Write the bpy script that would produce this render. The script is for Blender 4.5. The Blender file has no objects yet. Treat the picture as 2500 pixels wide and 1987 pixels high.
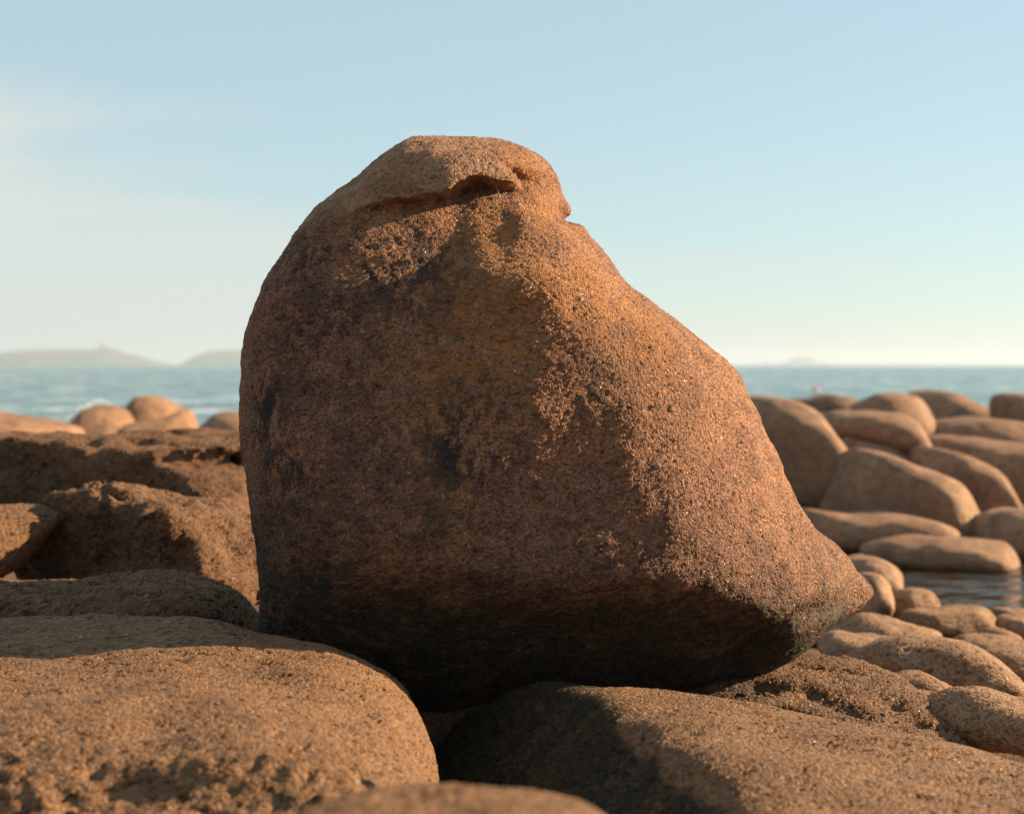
import bpy, math
import numpy as np
R = math.radians
sc = bpy.context.scene
COL = sc.collection

# ------------------------------------------------------------------ camera
H = 2.30                      # camera height above the sea
F = 3660.0                    # focal length in pixels of the 2500 px wide photograph
CX, HY = 1250.0, 890.0        # principal column, horizon row
cam = bpy.data.cameras.new('camera')
co = bpy.data.objects.new('camera', cam); COL.objects.link(co)
co.location = (0, 0, H); co.rotation_euler = (R(90), 0, 0)
cam.sensor_width = 36; cam.lens = 36 * F / 2500
cam.shift_y = -(993.5 - HY) / 2500
cam.clip_start = 0.1; cam.clip_end = 40000
cam.dof.use_dof = True; cam.dof.focus_distance = 5.25; cam.dof.aperture_fstop = 1.9
sc.camera = co

# ------------------------------------------------------------------ light
SUN_EL, SUN_BACK = 19.0, 16.0   # sun low on the right, a little behind the boulder
sd = (math.cos(R(SUN_EL)) * math.cos(R(SUN_BACK)), math.cos(R(SUN_EL)) * math.sin(R(SUN_BACK)), math.sin(R(SUN_EL)))
sun = bpy.data.lights.new('sun', 'SUN'); sun.energy = 5.0; sun.angle = R(0.53); sun.color = (1.0, 0.78, 0.50)
so = bpy.data.objects.new('sun', sun); COL.objects.link(so); so.location = (20, 4, 12)
from mathutils import Vector
so.rotation_euler = Vector(sd).to_track_quat('Z', 'Y').to_euler()

w = bpy.data.worlds.new('World'); sc.world = w; w.use_nodes = True
nt = w.node_tree; nt.nodes.clear()
def N(tree, t, **k):
    n = tree.nodes.new(t)
    for a, b in k.items(): setattr(n, a, b)
    return n
out = N(nt, 'ShaderNodeOutputWorld'); bg = N(nt, 'ShaderNodeBackground')
sky = N(nt, 'ShaderNodeTexSky', sky_type='NISHITA', sun_disc=False)
sky.sun_elevation = R(SUN_EL); sky.sun_rotation = R(90 - SUN_BACK)
sky.altitude = 0; sky.air_density = 1.0; sky.dust_density = 0.35; sky.ozone_density = 2.0
bg.inputs[1].default_value = 0.05
tc = N(nt, 'ShaderNodeTexCoord'); sep = N(nt, 'ShaderNodeSeparateXYZ'); nt.links.new(tc.outputs['Generated'], sep.inputs[0])
def wm(op, a, b=None, c=None, tree=nt):
    n = N(tree, 'ShaderNodeMath', operation=op)
    for i, v in enumerate((a, b, c)):
        if v is None: continue
        if isinstance(v, (int, float)): n.inputs[i].default_value = v
        else: tree.links.new(v, n.inputs[i])
    return n.outputs[0]
# thin stratus: a flat layer seen towards the horizon (x/z, y/z projected), patchy
zc = wm('MAXIMUM', sep.outputs[2], 0.0)
den = wm('ADD', zc, 0.10)
cv = N(nt, 'ShaderNodeCombineXYZ')
nt.links.new(wm('DIVIDE', sep.outputs[0], den), cv.inputs[0]); nt.links.new(wm('DIVIDE', sep.outputs[1], den), cv.inputs[1])
mpw = N(nt, 'ShaderNodeMapping'); mpw.inputs['Scale'].default_value = (0.5, 0.9, 1); mpw.inputs['Location'].default_value = (5.3, 1.9, 0)
nt.links.new(cv.outputs[0], mpw.inputs[0])
cn = N(nt, 'ShaderNodeTexNoise'); cn.inputs['Scale'].default_value = 0.8; cn.inputs['Detail'].default_value = 6; cn.inputs['Roughness'].default_value = 0.52; cn.inputs['Distortion'].default_value = 0.4
nt.links.new(mpw.outputs[0], cn.inputs['Vector'])
# the bank lies to the left of the view and thins overhead
bank = wm('MULTIPLY_ADD', sep.outputs[0], -0.62, cn.outputs[0]); bank = wm('MULTIPLY_ADD', zc, -2.4, bank)
cr = N(nt, 'ShaderNodeMapRange', interpolation_type='SMOOTHSTEP'); cr.inputs[1].default_value = 0.25; cr.inputs[2].default_value = 0.52; cr.inputs[4].default_value = 0.92
nt.links.new(bank, cr.inputs[0])
tint = N(nt, 'ShaderNodeMix', data_type='RGBA', blend_type='MULTIPLY'); tint.inputs[0].default_value = 1.0; tint.inputs[7].default_value = (0.95, 1.0, 1.02, 1)
nt.links.new(sky.outputs[0], tint.inputs[6])
veil = N(nt, 'ShaderNodeMix', data_type='RGBA'); veil.inputs[0].default_value = 0.55; veil.inputs[7].default_value = (4.5, 5.8, 6.0, 1)
nt.links.new(tint.outputs[2], veil.inputs[6])
mixc = N(nt, 'ShaderNodeMix', data_type='RGBA'); mixc.inputs[7].default_value = (5.0, 5.4, 5.2, 1)
nt.links.new(cr.outputs[0], mixc.inputs[0]); nt.links.new(veil.outputs[2], mixc.inputs[6])
nt.links.new(mixc.outputs[2], bg.inputs[0]); nt.links.new(bg.outputs[0], out.inputs[0])

sc.view_settings.view_transform = 'Standard'; sc.view_settings.look = 'None'
sc.view_settings.gamma = 1.0; sc.view_settings.exposure = 1.5; sc.view_settings.use_curve_mapping = False
sc.cycles.use_denoising = True
sc.cycles.volume_step_rate = 10; sc.cycles.max_bounces = 6; sc.cycles.diffuse_bounces = 1; sc.cycles.volume_bounces = 0

# ------------------------------------------------------------------ helpers: position of a photograph pixel
def PX(px, py, Y): return ((px - CX) / F * Y, Y, H + (HY - py) / F * Y)
def PXZ(pts, Y): return [((p[0] - CX) / F * Y, H + (HY - p[1]) / F * Y) for p in pts]

# ------------------------------------------------------------------ numpy noise
def sstep(a, b, x): t = np.clip((x - a) / (b - a), 0, 1); return t * t * (3 - 2 * t)
_rng = np.random.default_rng(7)
_perm = np.tile(_rng.permutation(256), 3).astype(np.int32)
_grad = _rng.normal(size=(256, 3)).astype(np.float32); _grad /= np.linalg.norm(_grad, axis=1)[:, None]
def perlin(p):
    p = np.asarray(p, np.float32); i = np.floor(p).astype(np.int32); f = p - i; i &= 255
    s = f * f * f * (f * (f * 6 - 15) + 10); r = 0
    for dx in (0, 1):
        wx = s[:, 0] if dx else 1 - s[:, 0]
        a = _perm[i[:, 0] + dx]
        for dy in (0, 1):
            wy = s[:, 1] if dy else 1 - s[:, 1]
            b = _perm[a + i[:, 1] + dy]
            for dz in (0, 1):
                wz = s[:, 2] if dz else 1 - s[:, 2]
                g = _grad[_perm[b + i[:, 2] + dz]]
                r = r + wx * wy * wz * (g[:, 0] * (f[:, 0] - dx) + g[:, 1] * (f[:, 1] - dy) + g[:, 2] * (f[:, 2] - dz))
    return r
def fbm(p, o=3, gain=0.5):
    r = 0; a = 1.0
    for k in range(o): r = r + a * perlin(p * (2.03 ** k) + 17.3 * k); a *= gain
    return r

# ------------------------------------------------------------------ a lobe: an outline swollen into a solid
def spline(pts, n=6):
    P = np.array(pts, float); m = len(P); o = []
    for k in range(m):
        p0, p1, p2, p3 = P[k - 1], P[k], P[(k + 1) % m], P[(k + 2) % m]
        for t in np.linspace(0, 1, n, endpoint=False):
            o.append(0.5 * (2 * p1 + (p2 - p0) * t + (2 * p0 - 5 * p1 + 4 * p2 - p3) * t * t + (3 * p1 - p0 - 3 * p2 + p3) * t ** 3))
    return np.array(o)
def poly_sd(q, P):
    A = P; B = np.roll(P, -1, 0); d2 = np.full(len(q), 1e9); ins = np.zeros(len(q), bool)
    for a, b in zip(A, B):
        e = b - a; v = q - a; t = np.clip((v @ e) / max(e @ e, 1e-12), 0, 1)
        r = v - t[:, None] * e; d2 = np.minimum(d2, (r * r).sum(1))
        c = (a[1] > q[:, 1]) != (b[1] > q[:, 1])
        if abs(e[1]) > 1e-12: ins ^= c & (q[:, 0] < a[0] + (q[:, 1] - a[1]) / e[1] * e[0])
    return np.where(ins, -1, 1) * np.sqrt(d2)
class Lobe:
    """outline in (a,b); axis 'y': a=x b=z swollen along y; axis 'z': a=x b=y swollen along z"""
    def __init__(s, pts, axis, c0, tf, tb, k=1.6, tilt=(0, 0), n=110):
        P = spline(pts); lo, hi = P.min(0), P.max(0); ext = (hi - lo).max()
        s.axis, s.c0, s.tf, s.tb, s.k, s.tilt = axis, c0, tf, tb, k, tilt
        s.h = ext / n; pad = 14; s.lo = lo - pad * s.h
        nx, ny = [int(math.ceil((hi - lo)[j] / s.h)) + 2 * pad for j in (0, 1)]
        X, Y = np.meshgrid(s.lo[0] + np.arange(nx) * s.h, s.lo[1] + np.arange(ny) * s.h, indexing='ij')
        d = poly_sd(np.stack([X.ravel(), Y.ravel()], 1), P).reshape(nx, ny)
        ins = d < 0; u = np.where(ins, np.minimum(-d, ext) ** 1.0, 0.0) * ext * 0.2
        I, J = np.indices(d.shape); red = ((I + J) % 2 == 0) & ins; blk = ((I + J) % 2 == 1) & ins
        om = 2 / (1 + math.pi / n); h2 = s.h * s.h
        for it in range(int(1.6 * n)):
            for mk in (red, blk):
                v = 0.25 * (np.roll(u, 1, 0) + np.roll(u, -1, 0) + np.roll(u, 1, 1) + np.roll(u, -1, 1) + h2)
                u = np.where(mk, u + om * (v - u), u)
        m = u.max(); u = u / m
        ok = ins & (-d > 1.5 * s.h); q = np.where(ok, u / np.maximum(-d, 1e-9), 0.0); val = ok.astype(float)
        for it in range(34):
            sv = sum(np.roll(val, a, b) for a in (1, -1) for b in (0, 1)); sq = sum(np.roll(q * val, a, b) for a in (1, -1) for b in (0, 1))
            fill = (val == 0) & (sv > 0); q = np.where(fill, sq / np.maximum(sv, 1e-9), q); val = np.where(fill, 1.0, val)
        q = np.maximum(q, 0.3 / ext)
        s.U = np.where(ok, u, -d * q)
        s.D = d; s.ga, s.gb = np.gradient(s.U, s.h)
        s.mid = (lo + hi) / 2; s.blo, s.bhi = lo, hi; s.shape = s.U.shape
    def _smp(s, G, x, y, cubic):
        nx, ny = s.shape
        x = np.clip(x, 2, nx - 4); y = np.clip(y, 2, ny - 4)
        i = x.astype(int); j = y.astype(int); fx = x - i; fy = y - j
        if not cubic:
            return (G[i, j] * (1 - fx) + G[i + 1, j] * fx) * (1 - fy) + (G[i, j + 1] * (1 - fx) + G[i + 1, j + 1] * fx) * fy
        bw = lambda f: ((1 - f) ** 3 / 6, (3 * f ** 3 - 6 * f * f + 4) / 6, (-3 * f ** 3 + 3 * f * f + 3 * f + 1) / 6, f ** 3 / 6)
        WX, WY = bw(fx), bw(fy); r = 0
        for a in range(4):
            for b in range(4): r = r + WX[a] * WY[b] * G[i + a - 1, j + b - 1]
        return r
    def ev(s, p):
        a = p[:, 0]; b, c = (p[:, 2], p[:, 1]) if s.axis == 'y' else (p[:, 1], p[:, 2])
        x = (a - s.lo[0]) / s.h; y = (b - s.lo[1]) / s.h
        u = s._smp(s.U, x, y, True); ga = s._smp(s.ga, x, y, False); gb = s._smp(s.gb, x, y, False)
        nx, ny = s.shape
        od = np.hypot(np.maximum(0, np.maximum(2 - x, x - nx + 4)), np.maximum(0, np.maximum(2 - y, y - ny + 4))) * s.h
        k = s.k; uc = np.clip(u, 0, 1)
        U = np.where(u > 0, 1 - (1 - uc) ** k, k * u); dk = np.where(u > 0, k * np.maximum(1 - uc, 0.02) ** (k - 1), k)
        c0 = s.c0 + s.tilt[0] * (a - s.mid[0]) + s.tilt[1] * (b - s.mid[1])
        T = np.where((c < c0) == (s.axis == 'y'), s.tf, s.tb)
        dc = c - c0; Fv = (dc / T) ** 2 - U
        g = np.sqrt((2 * dc / T ** 2) ** 2 + (dk * ga) ** 2 + (dk * gb) ** 2)
        D = s._smp(s.D, x, y, False); G = Fv / np.maximum(g, 0.45 / max(T.max(), 0.05))
        return np.where(D > 0, np.maximum(G, D), G) + od
    def bounds(s):
        lo, hi = s.blo - 0.06, s.bhi + 0.06
        tl = abs(s.tilt[0]) * (hi - lo)[0] / 2 + abs(s.tilt[1]) * (hi - lo)[1] / 2 + 0.06
        a, b = (s.c0 - s.tf - tl, s.c0 + s.tb + tl) if s.axis == 'y' else (s.c0 - s.tb - tl, s.c0 + s.tf + tl)
        if s.axis == 'y': return np.array([lo[0], a, lo[1]]), np.array([hi[0], b, hi[1]])
        return np.array([lo[0], lo[1], a]), np.array([hi[0], hi[1], b])

def smin(a, b, k):
    h = np.clip(0.5 + 0.5 * (b - a) / k, 0, 1)
    return b * (1 - h) + a * h - k * h * (1 - h)
def seg_d(p, path):
    d = np.full(len(p), 1e9); tt = np.zeros(len(p)); n = len(path) - 1
    for i in range(n):
        a, b = np.array(path[i]), np.array(path[i + 1]); e = b - a; v = p - a
        t = np.clip((v @ e) / (e @ e), 0, 1); r = np.linalg.norm(v - t[:, None] * e, axis=1)
        tt = np.where(r < d, (i + t) / n, tt); d = np.minimum(d, r)
    return d, tt

class Rock:
    def __init__(s, lobes, blend=0.05, noise=((1.3, 0.05), (4.0, 0.02)), seed=0, stretch=(1, 1, 1)):
        s.lobes, s.blend, s.noise, s.seed, s.st = lobes, blend, noise, seed, np.array(stretch, np.float32); s.br = []; s.body = []; s.cuts = []; s.bcuts = []; s.caves = []
    def ev(s, p, fine=True):
        g = s.lobes[0].ev(p)
        for p0, n, k in s.bcuts: g = -smin(-g, -((p - p0) @ n), k)
        for b in s.body: g = g + b(p)
        for l in s.lobes[1:]: g = smin(g, l.ev(p), s.blend)
        g = np.array(g)
        for p0, n, k in s.cuts: g = -smin(-g, -((p - p0) @ n), k)
        for c, rad in s.caves:
            q = p - c; mm = (np.abs(q) < 1.7 * rad).all(1)
            if mm.any():
                qq = q[mm] / rad; wob = 1 + 0.5 * fbm(p[mm] * 9.0 + s.seed, 2)
                e = (np.linalg.norm(qq, axis=1) - wob) * rad.min(); g[mm] = -smin(-g[mm], e, 0.018)
        m = np.abs(g) < 0.45
        q = p[m]; add = np.zeros(len(q))
        if len(q):
            for fr, am in s.noise: add += am * fbm(q * s.st * fr + s.seed * 13.7, 2)
            for b in s.br: add += b(q)
        g = g.copy(); g[m] += add
        return g
    def hit(s, pts, y0=1.5, y1=40, step=0.01):
        """first point of the rock seen from the camera through each photograph pixel"""
        o = []
        for px, py in pts:
            Y = np.arange(y0, y1, step); x, _, z = PX(px, py, Y)
            v = s.ev(np.stack([x, Y, z], 1)); i = np.argmax(v < 0)
            o.append(np.array([x[i], Y[i], z[i]]) if v[i] < 0 else None)
        return o
    def groove(s, pix, w, d, taper=True, y0=4, y1=9, push=0.0, body=False):
        path = [q + np.array([0, push, 0]) for q in s.hit(pix, y0, y1) if q is not None]
        if len(path) < 2: return
        def f(q):
            r, t = seg_d(q, path)
            k = np.sin(np.pi * np.clip(t * 0.9 + 0.05, 0, 1)) ** 0.6 if taper else 1.0
            return d * k * np.exp(-(r / w) ** 2)
        (s.body if body else s.br).append(f)
    def cut(s, pix, n, push=0.0, k=0.06, y0=4, y1=30, body=False):
        """a broken flat face through the point seen at that pixel"""
        c = s.hit([pix], y0, y1)[0]; n = np.array(n, float); n /= np.linalg.norm(n)
        if c is not None: (s.bcuts if body else s.cuts).append((c - n * push, n, k))
    def cave(s, pix, rad, push=0.03, y0=2, y1=14):
        c = s.hit([pix], y0, y1)[0]
        if c is not None: s.caves.append((c + np.array([0, push, 0]), np.array(rad, float)))
    def facets(s, seed, f=(0.80, 0.93), k=0.11, normals=None):
        b = [l.bounds() for l in s.lobes]; lo = b[0][0] + .06; hi = b[0][1] - .06; c = (lo + hi) / 2; e = (hi - lo) / 2; rg = np.random.default_rng(seed)
        for n in (normals or [(.84, -.32, .42), (-.55, -.75, .3), (.2, -.85, -.45), (.1, -.55, .8), (-.8, -.3, .5)]):
            n = np.array(n) + rg.normal(size=3) * .16; n /= np.linalg.norm(n)
            s.cuts.append((c + n * rg.uniform(*f) * math.sqrt(((n * e) ** 2).sum()), n, k * e.max()))
    def bump(s, pix, r, d, y0=4, y1=9, sq=(1, 1, 1), body=False):
        c = s.hit([pix], y0, y1)[0]
        if c is None: return
        sq = np.array(sq)
        (s.body if body else s.br).append(lambda q: -d * np.exp(-(((q - c) / sq) ** 2).sum(1) / (r * r)))

def surface_nets(f, lo, hi, h):
    n = np.ceil((hi - lo) / h).astype(int) + 1
    ax = [lo[i] + np.arange(n[i]) * h for i in range(3)]
    C = 4; cx = [a[::C] for a in ax]; nc = [len(a) for a in cx]
    Vc = f(np.stack(np.meshgrid(*cx, indexing='ij'), -1).reshape(-1, 3)).reshape(nc).astype(np.float32)
    idx = [np.minimum((np.arange(n[k]) + C // 2) // C, nc[k] - 1) for k in range(3)]
    V = Vc[np.ix_(*idx)].copy()
    ii = np.argwhere(np.abs(V) < 0.10 + 3.2 * C * h * 0.5)
    for a in range(0, len(ii), 250000):
        k = ii[a:a + 250000]; V[tuple(k.T)] = f(lo + k * h)
    S = V < 0
    c = [slice(None, -1), slice(1, None)]
    cnt = sum(S[c[a], c[b], c[d]].astype(np.int8) for a in (0, 1) for b in (0, 1) for d in (0, 1))
    act = (cnt > 0) & (cnt < 8); ci = np.argwhere(act); idx = np.full(act.shape, -1, np.int64); idx[act] = np.arange(len(ci))
    acc = np.zeros((len(ci), 3)); num = np.zeros(len(ci))
    for a in range(3):
        o = [k for k in range(3) if k != a]
        for u in (0, 1):
            for v in (0, 1):
                p0 = ci.copy(); p0[:, o[0]] += u; p0[:, o[1]] += v; p1 = p0.copy(); p1[:, a] += 1
                v0 = V[tuple(p0.T)]; v1 = V[tuple(p1.T)]; m = (v0 < 0) != (v1 < 0)
                t = v0[m] / (v0[m] - v1[m]); q = p0[m].astype(float); q[:, a] += t
                acc[m] += q; num[m] += 1
    verts = lo + acc / num[:, None] * h
    quads = []
    for a in range(3):
        o = [k for k in range(3) if k != a]
        sl0 = [slice(None)] * 3; sl1 = [slice(None)] * 3; sl0[a] = slice(None, -1); sl1[a] = slice(1, None)
        ch = S[tuple(sl0)] != S[tuple(sl1)]; e = np.argwhere(ch)
        e = e[(e[:, o[0]] > 0) & (e[:, o[1]] > 0) & (e[:, o[0]] < n[o[0]] - 1) & (e[:, o[1]] < n[o[1]] - 1)]
        if not len(e): continue
        def cell(u, v):
            k = e.copy(); k[:, o[0]] -= u; k[:, o[1]] -= v; return idx[tuple(k.T)]
        q = np.stack([cell(1, 1), cell(0, 1), cell(0, 0), cell(1, 0)], 1)
        flip = S[tuple(e.T)] != (a == 1)
        q[~flip] = q[~flip][:, ::-1]
        quads.append(q)
    return verts, np.concatenate(quads)

def mesh_from(name, v, q, smooth=True):
    me = bpy.data.meshes.new(name)
    me.vertices.add(len(v)); me.vertices.foreach_set('co', np.ascontiguousarray(v, np.float32).ravel())
    k = q.shape[1]
    me.loops.add(q.size); me.loops.foreach_set('vertex_index', np.ascontiguousarray(q, np.int32).ravel())
    me.polygons.add(len(q)); me.polygons.foreach_set('loop_start', np.arange(0, q.size, k, dtype=np.int32))
    me.update(calc_edges=True); me.validate()
    if smooth: me.polygons.foreach_set('use_smooth', np.ones(len(me.polygons), bool))
    return me
def tag(o, label=None, cat=None, group=None, kind=None):
    for k, v in (('label', label), ('category', cat), ('group', group), ('kind', kind)):
        if v: o[k] = v
    return o
TRIS = [0]
def build(rock, name, label, mat, h, sub, cat='rock', group=None, masks=None):
    bl = [l.bounds() for l in rock.lobes]
    lo = np.min([b[0] for b in bl], 0); hi = np.max([b[1] for b in bl], 0)
    v, q = surface_nets(rock.ev, lo - 0.02, hi + 0.02, h)
    org = np.array([v[:, 0].mean(), v[:, 1].mean(), v[:, 2].min()])
    me = mesh_from(name, v - org, q)
    for k, fn in (masks or {}).items():
        at = me.attributes.new(k, 'FLOAT', 'POINT'); at.data.foreach_set('value', np.ascontiguousarray(fn(v), np.float32))
    o = bpy.data.objects.new(name, me); COL.objects.link(o); o.location = org; me.materials.append(mat)
    if sub:
        md = o.modifiers.new('smooth', 'SUBSURF'); md.levels = sub; md.render_levels = sub; md.use_limit_surface = False
    TRIS[0] += len(q) * 2 * 4 ** sub
    return tag(o, label, cat, group)

# ------------------------------------------------------------------ materials
class MB:
    def __init__(s, name):
        s.m = bpy.data.materials.new(name); s.m.use_nodes = True; s.t = s.m.node_tree; s.t.nodes.clear()
        s.out = N(s.t, 'ShaderNodeOutputMaterial'); s.b = N(s.t, 'ShaderNodeBsdfPrincipled')
        s.t.links.new(s.b.outputs[0], s.out.inputs[0])
    def ln(s, a, sock):
        if hasattr(a, 'links') or isinstance(a, bpy.types.NodeSocket): s.t.links.new(a, sock)
        else: sock.default_value = a
    def math(s, op, a, b=0.0, c=0.0, clamp=False):
        n = N(s.t, 'ShaderNodeMath', operation=op, use_clamp=clamp)
        for i, v in enumerate((a, b, c)): s.ln(v, n.inputs[i])
        return n.outputs[0]
    def noise(s, vec, scale, detail=4, rough=0.55, dist=0.0, typ='FBM'):
        n = N(s.t, 'ShaderNodeTexNoise', noise_type=typ); s.ln(vec, n.inputs['Vector']); n.inputs['Scale'].default_value = scale
        n.inputs['Detail'].default_value = detail; n.inputs['Roughness'].default_value = rough; n.inputs['Distortion'].default_value = dist
        return n.outputs[0]
    def voro(s, vec, scale, feat='F1', rnd=1.0, smooth=0.4):
        n = N(s.t, 'ShaderNodeTexVoronoi', feature=feat); s.ln(vec, n.inputs['Vector']); n.inputs['Scale'].default_value = scale
        n.inputs['Randomness'].default_value = rnd
        if feat == 'SMOOTH_F1': n.inputs['Smoothness'].default_value = smooth
        return n
    def rng(s, v, a, b, c=0.0, d=1.0, smooth=True):
        n = N(s.t, 'ShaderNodeMapRange', interpolation_type='SMOOTHSTEP' if smooth else 'LINEAR')
        s.ln(v, n.inputs[0])
        for i, x in enumerate((a, b, c, d)): n.inputs[i + 1].default_value = x
        return n.outputs[0]
    def mix(s, f, a, b, mode='MIX'):
        n = N(s.t, 'ShaderNodeMix', data_type='RGBA', blend_type=mode)
        s.ln(f, n.inputs[0])
        for v, i in ((a, 6), (b, 7)):
            s.ln(v if not isinstance(v, tuple) else (*v, 1) if len(v) == 3 else v, n.inputs[i])
        return n.outputs[2]
    def coords(s, rand=True, scale=(1, 1, 1), base=None):
        if base is None:
            base = N(s.t, 'ShaderNodeTexCoord').outputs['Object']
            if rand:
                oi = N(s.t, 'ShaderNodeObjectInfo'); v = N(s.t, 'ShaderNodeVectorMath', operation='MULTIPLY_ADD')
                cb = N(s.t, 'ShaderNodeCombineXYZ'); 
                for i in range(3): s.ln(oi.outputs['Random'], cb.inputs[i])
                s.ln(cb.outputs[0], v.inputs[0]); v.inputs[1].default_value = (31.0, 17.0, 23.0); s.ln(base, v.inputs[2]); base = v.outputs[0]
        if scale == (1, 1, 1): return base
        m = N(s.t, 'ShaderNodeMapping'); m.inputs['Scale'].default_value = scale; s.ln(base, m.inputs[0]); return m.outputs[0]
    def attr(s, name):
        n = N(s.t, 'ShaderNodeAttribute'); n.attribute_name = name; return n.outputs['Fac']

def rock_mat(name, c1, c2, c3, grain=95.0, amp=1.0, pits=1.0, lam=(1, 1, 1), special=True, speck=1.0, relief=True):
    """coarse granite: feldspar / quartz / mica grains, weathered patches, pitted relief"""
    B = MB(name); P0 = B.coords()
    wn = N(B.t, 'ShaderNodeTexNoise'); B.ln(P0, wn.inputs['Vector']); wn.inputs['Scale'].default_value = 60.0; wn.inputs['Detail'].default_value = 1
    wv = N(B.t, 'ShaderNodeVectorMath', operation='MULTIPLY_ADD'); B.ln(wn.outputs['Color'], wv.inputs[0]); wv.inputs[1].default_value = (.016, .016, .016); B.ln(P0, wv.inputs[2])
    P = wv.outputs[0]; L = B.coords(scale=lam, base=P)
    big = B.noise(P0, 1.7, 2, 0.5); med = B.noise(L, 9.0, 4, 0.62); fin = B.noise(L, 62.0, 3, 0.65)
    vg = B.voro(L, grain); sepc = N(B.t, 'ShaderNodeSeparateColor'); B.ln(vg.outputs['Color'], sepc.inputs[0]); rv = sepc.outputs[0]; rv2 = sepc.outputs[1]
    col = B.mix(B.rng(big, 0.35, 0.65), c1, c2)
    col = B.mix(B.rng(med, 0.40, 0.66, 0, 0.8), col, c3)
    spn = B.noise(L, 150.0, 2, 0.75)
    gr = B.math('MULTIPLY_ADD', rv, 0.55 * speck, B.rng(spn, 0.30, 0.70, 1 - 0.75 * speck, 1 + 0.20 * speck))
    cb = N(B.t, 'ShaderNodeCombineColor')
    for i in range(3): B.ln(gr, cb.inputs[i])
    col = B.mix(1.0, col, cb.outputs[0], 'MULTIPLY')
    col = B.mix(B.rng(rv2, 0.88, 0.93, 0, 0.18 * speck), col, (0.22, 0.20, 0.175))
    col = B.mix(B.rng(rv2, 0.10, 0.05, 0, 0.55 * speck), col, (0.022, 0.018, 0.017))
    if not relief:
        st = B.noise(B.coords(scale=(1, 1, 0.6), base=P0), 3.2, 4, 0.65)
        col = B.mix(B.rng(st, 0.52, 0.66, 0, 0.55), col, (0.085, 0.044, 0.030))
    if special:
        col = B.mix(B.math('MULTIPLY', B.attr('pale'), B.rng(med, 0.3, 0.7, 0.55, 0.20)), col, (0.35, 0.205, 0.120)); och = B.attr('ochre'); drk = B.attr('dark'); alg_shade = B.attr('algae_shade')
        n1 = B.noise(L, 22.0, 4, 0.72); n2 = B.noise(B.coords(scale=(1, 1, 0.5), base=P), 36.0, 4, 0.75); n3 = B.noise(P0, 6.0, 3, 0.6)
        n3c = B.math('MULTIPLY_ADD', n3, 0.6, -0.3)
        f = B.math('MULTIPLY', och, B.rng(B.math('ADD', n1, n3c), 0.41, 0.50), clamp=True)
        col = B.mix(B.math('MULTIPLY', f, 0.7), col, (0.300, 0.122, 0.030))
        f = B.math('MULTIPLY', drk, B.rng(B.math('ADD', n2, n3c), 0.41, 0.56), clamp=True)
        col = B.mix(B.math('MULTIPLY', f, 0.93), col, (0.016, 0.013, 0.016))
        f = B.rng(B.math('ADD', B.math('ADD', n1, n3c), B.math('MULTIPLY_ADD', alg_shade, 1.2, -0.95)), 0.20, 0.85)
        f = B.math('MULTIPLY', f, B.rng(alg_shade, 0.0, 0.15))
        col = B.mix(B.math('MULTIPLY', f, 0.92), col, B.mix(B.rng(n2, 0.4, 0.65), (0.007, 0.008, 0.005), (0.022, 0.022, 0.008)))  # dark green of algae, on some faces used as painted shade
    B.ln(col, B.b.inputs['Base Color'])
    B.ln(B.rng(sepc.outputs[2], 0.955, 0.965, 0.85, 0.30), B.b.inputs['Roughness']); B.b.inputs['Specular IOR Level'].default_value = 0.3
    if relief:   # relief in metres
        pit = B.rng(B.noise(L, 30.0, 3, 0.6), 0.42, 0.34)
        pmask = B.rng(big, 0.40, 0.60)
        hgt = B.math('MULTIPLY', B.math('SUBTRACT', med, 0.5), 0.026 * amp)
        hgt = B.math('MULTIPLY_ADD', B.math('SUBTRACT', fin, 0.5), 0.021 * amp, hgt)
        hgt = B.math('MULTIPLY_ADD', vg.outputs['Distance'], -0.0055 * amp, hgt)
        hgt = B.math('MULTIPLY_ADD', B.rng(fin, 0.42, 0.34), -0.007 * pits, hgt)
        hgt = B.math('MULTIPLY_ADD', B.math('MULTIPLY', pit, B.math('MULTIPLY_ADD', pmask, 0.75, 0.25)), -0.016 * pits, hgt)
    else:
        hgt = B.math('MULTIPLY', B.math('SUBTRACT', fin, 0.5), 0.012 * amp)
    dn = N(B.t, 'ShaderNodeDisplacement'); B.ln(hgt, dn.inputs['Height']); dn.inputs['Midlevel'].default_value = 0.0; dn.inputs['Scale'].default_value = 1.0
    B.t.links.new(dn.outputs[0], B.out.inputs['Displacement'])
    B.m.displacement_method = 'BOTH' if relief else 'BUMP'
    return B.m

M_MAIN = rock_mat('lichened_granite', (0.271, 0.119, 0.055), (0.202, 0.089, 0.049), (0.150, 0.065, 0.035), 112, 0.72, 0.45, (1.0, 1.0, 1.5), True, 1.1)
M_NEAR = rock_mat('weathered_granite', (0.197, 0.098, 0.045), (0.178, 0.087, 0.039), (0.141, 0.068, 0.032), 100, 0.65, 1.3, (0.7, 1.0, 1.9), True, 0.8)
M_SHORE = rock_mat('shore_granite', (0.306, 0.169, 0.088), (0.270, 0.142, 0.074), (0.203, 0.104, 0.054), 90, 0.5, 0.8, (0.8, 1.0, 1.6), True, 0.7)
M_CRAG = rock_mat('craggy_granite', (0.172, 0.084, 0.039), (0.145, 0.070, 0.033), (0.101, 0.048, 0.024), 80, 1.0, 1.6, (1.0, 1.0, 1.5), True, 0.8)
M_FAR = rock_mat('sea_worn_granite', (0.307, 0.166, 0.089), (0.260, 0.132, 0.073), (0.186, 0.091, 0.052), 60, 1.0, 0.5, (1, 1, 1.5), True, 0.6, False)

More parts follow.
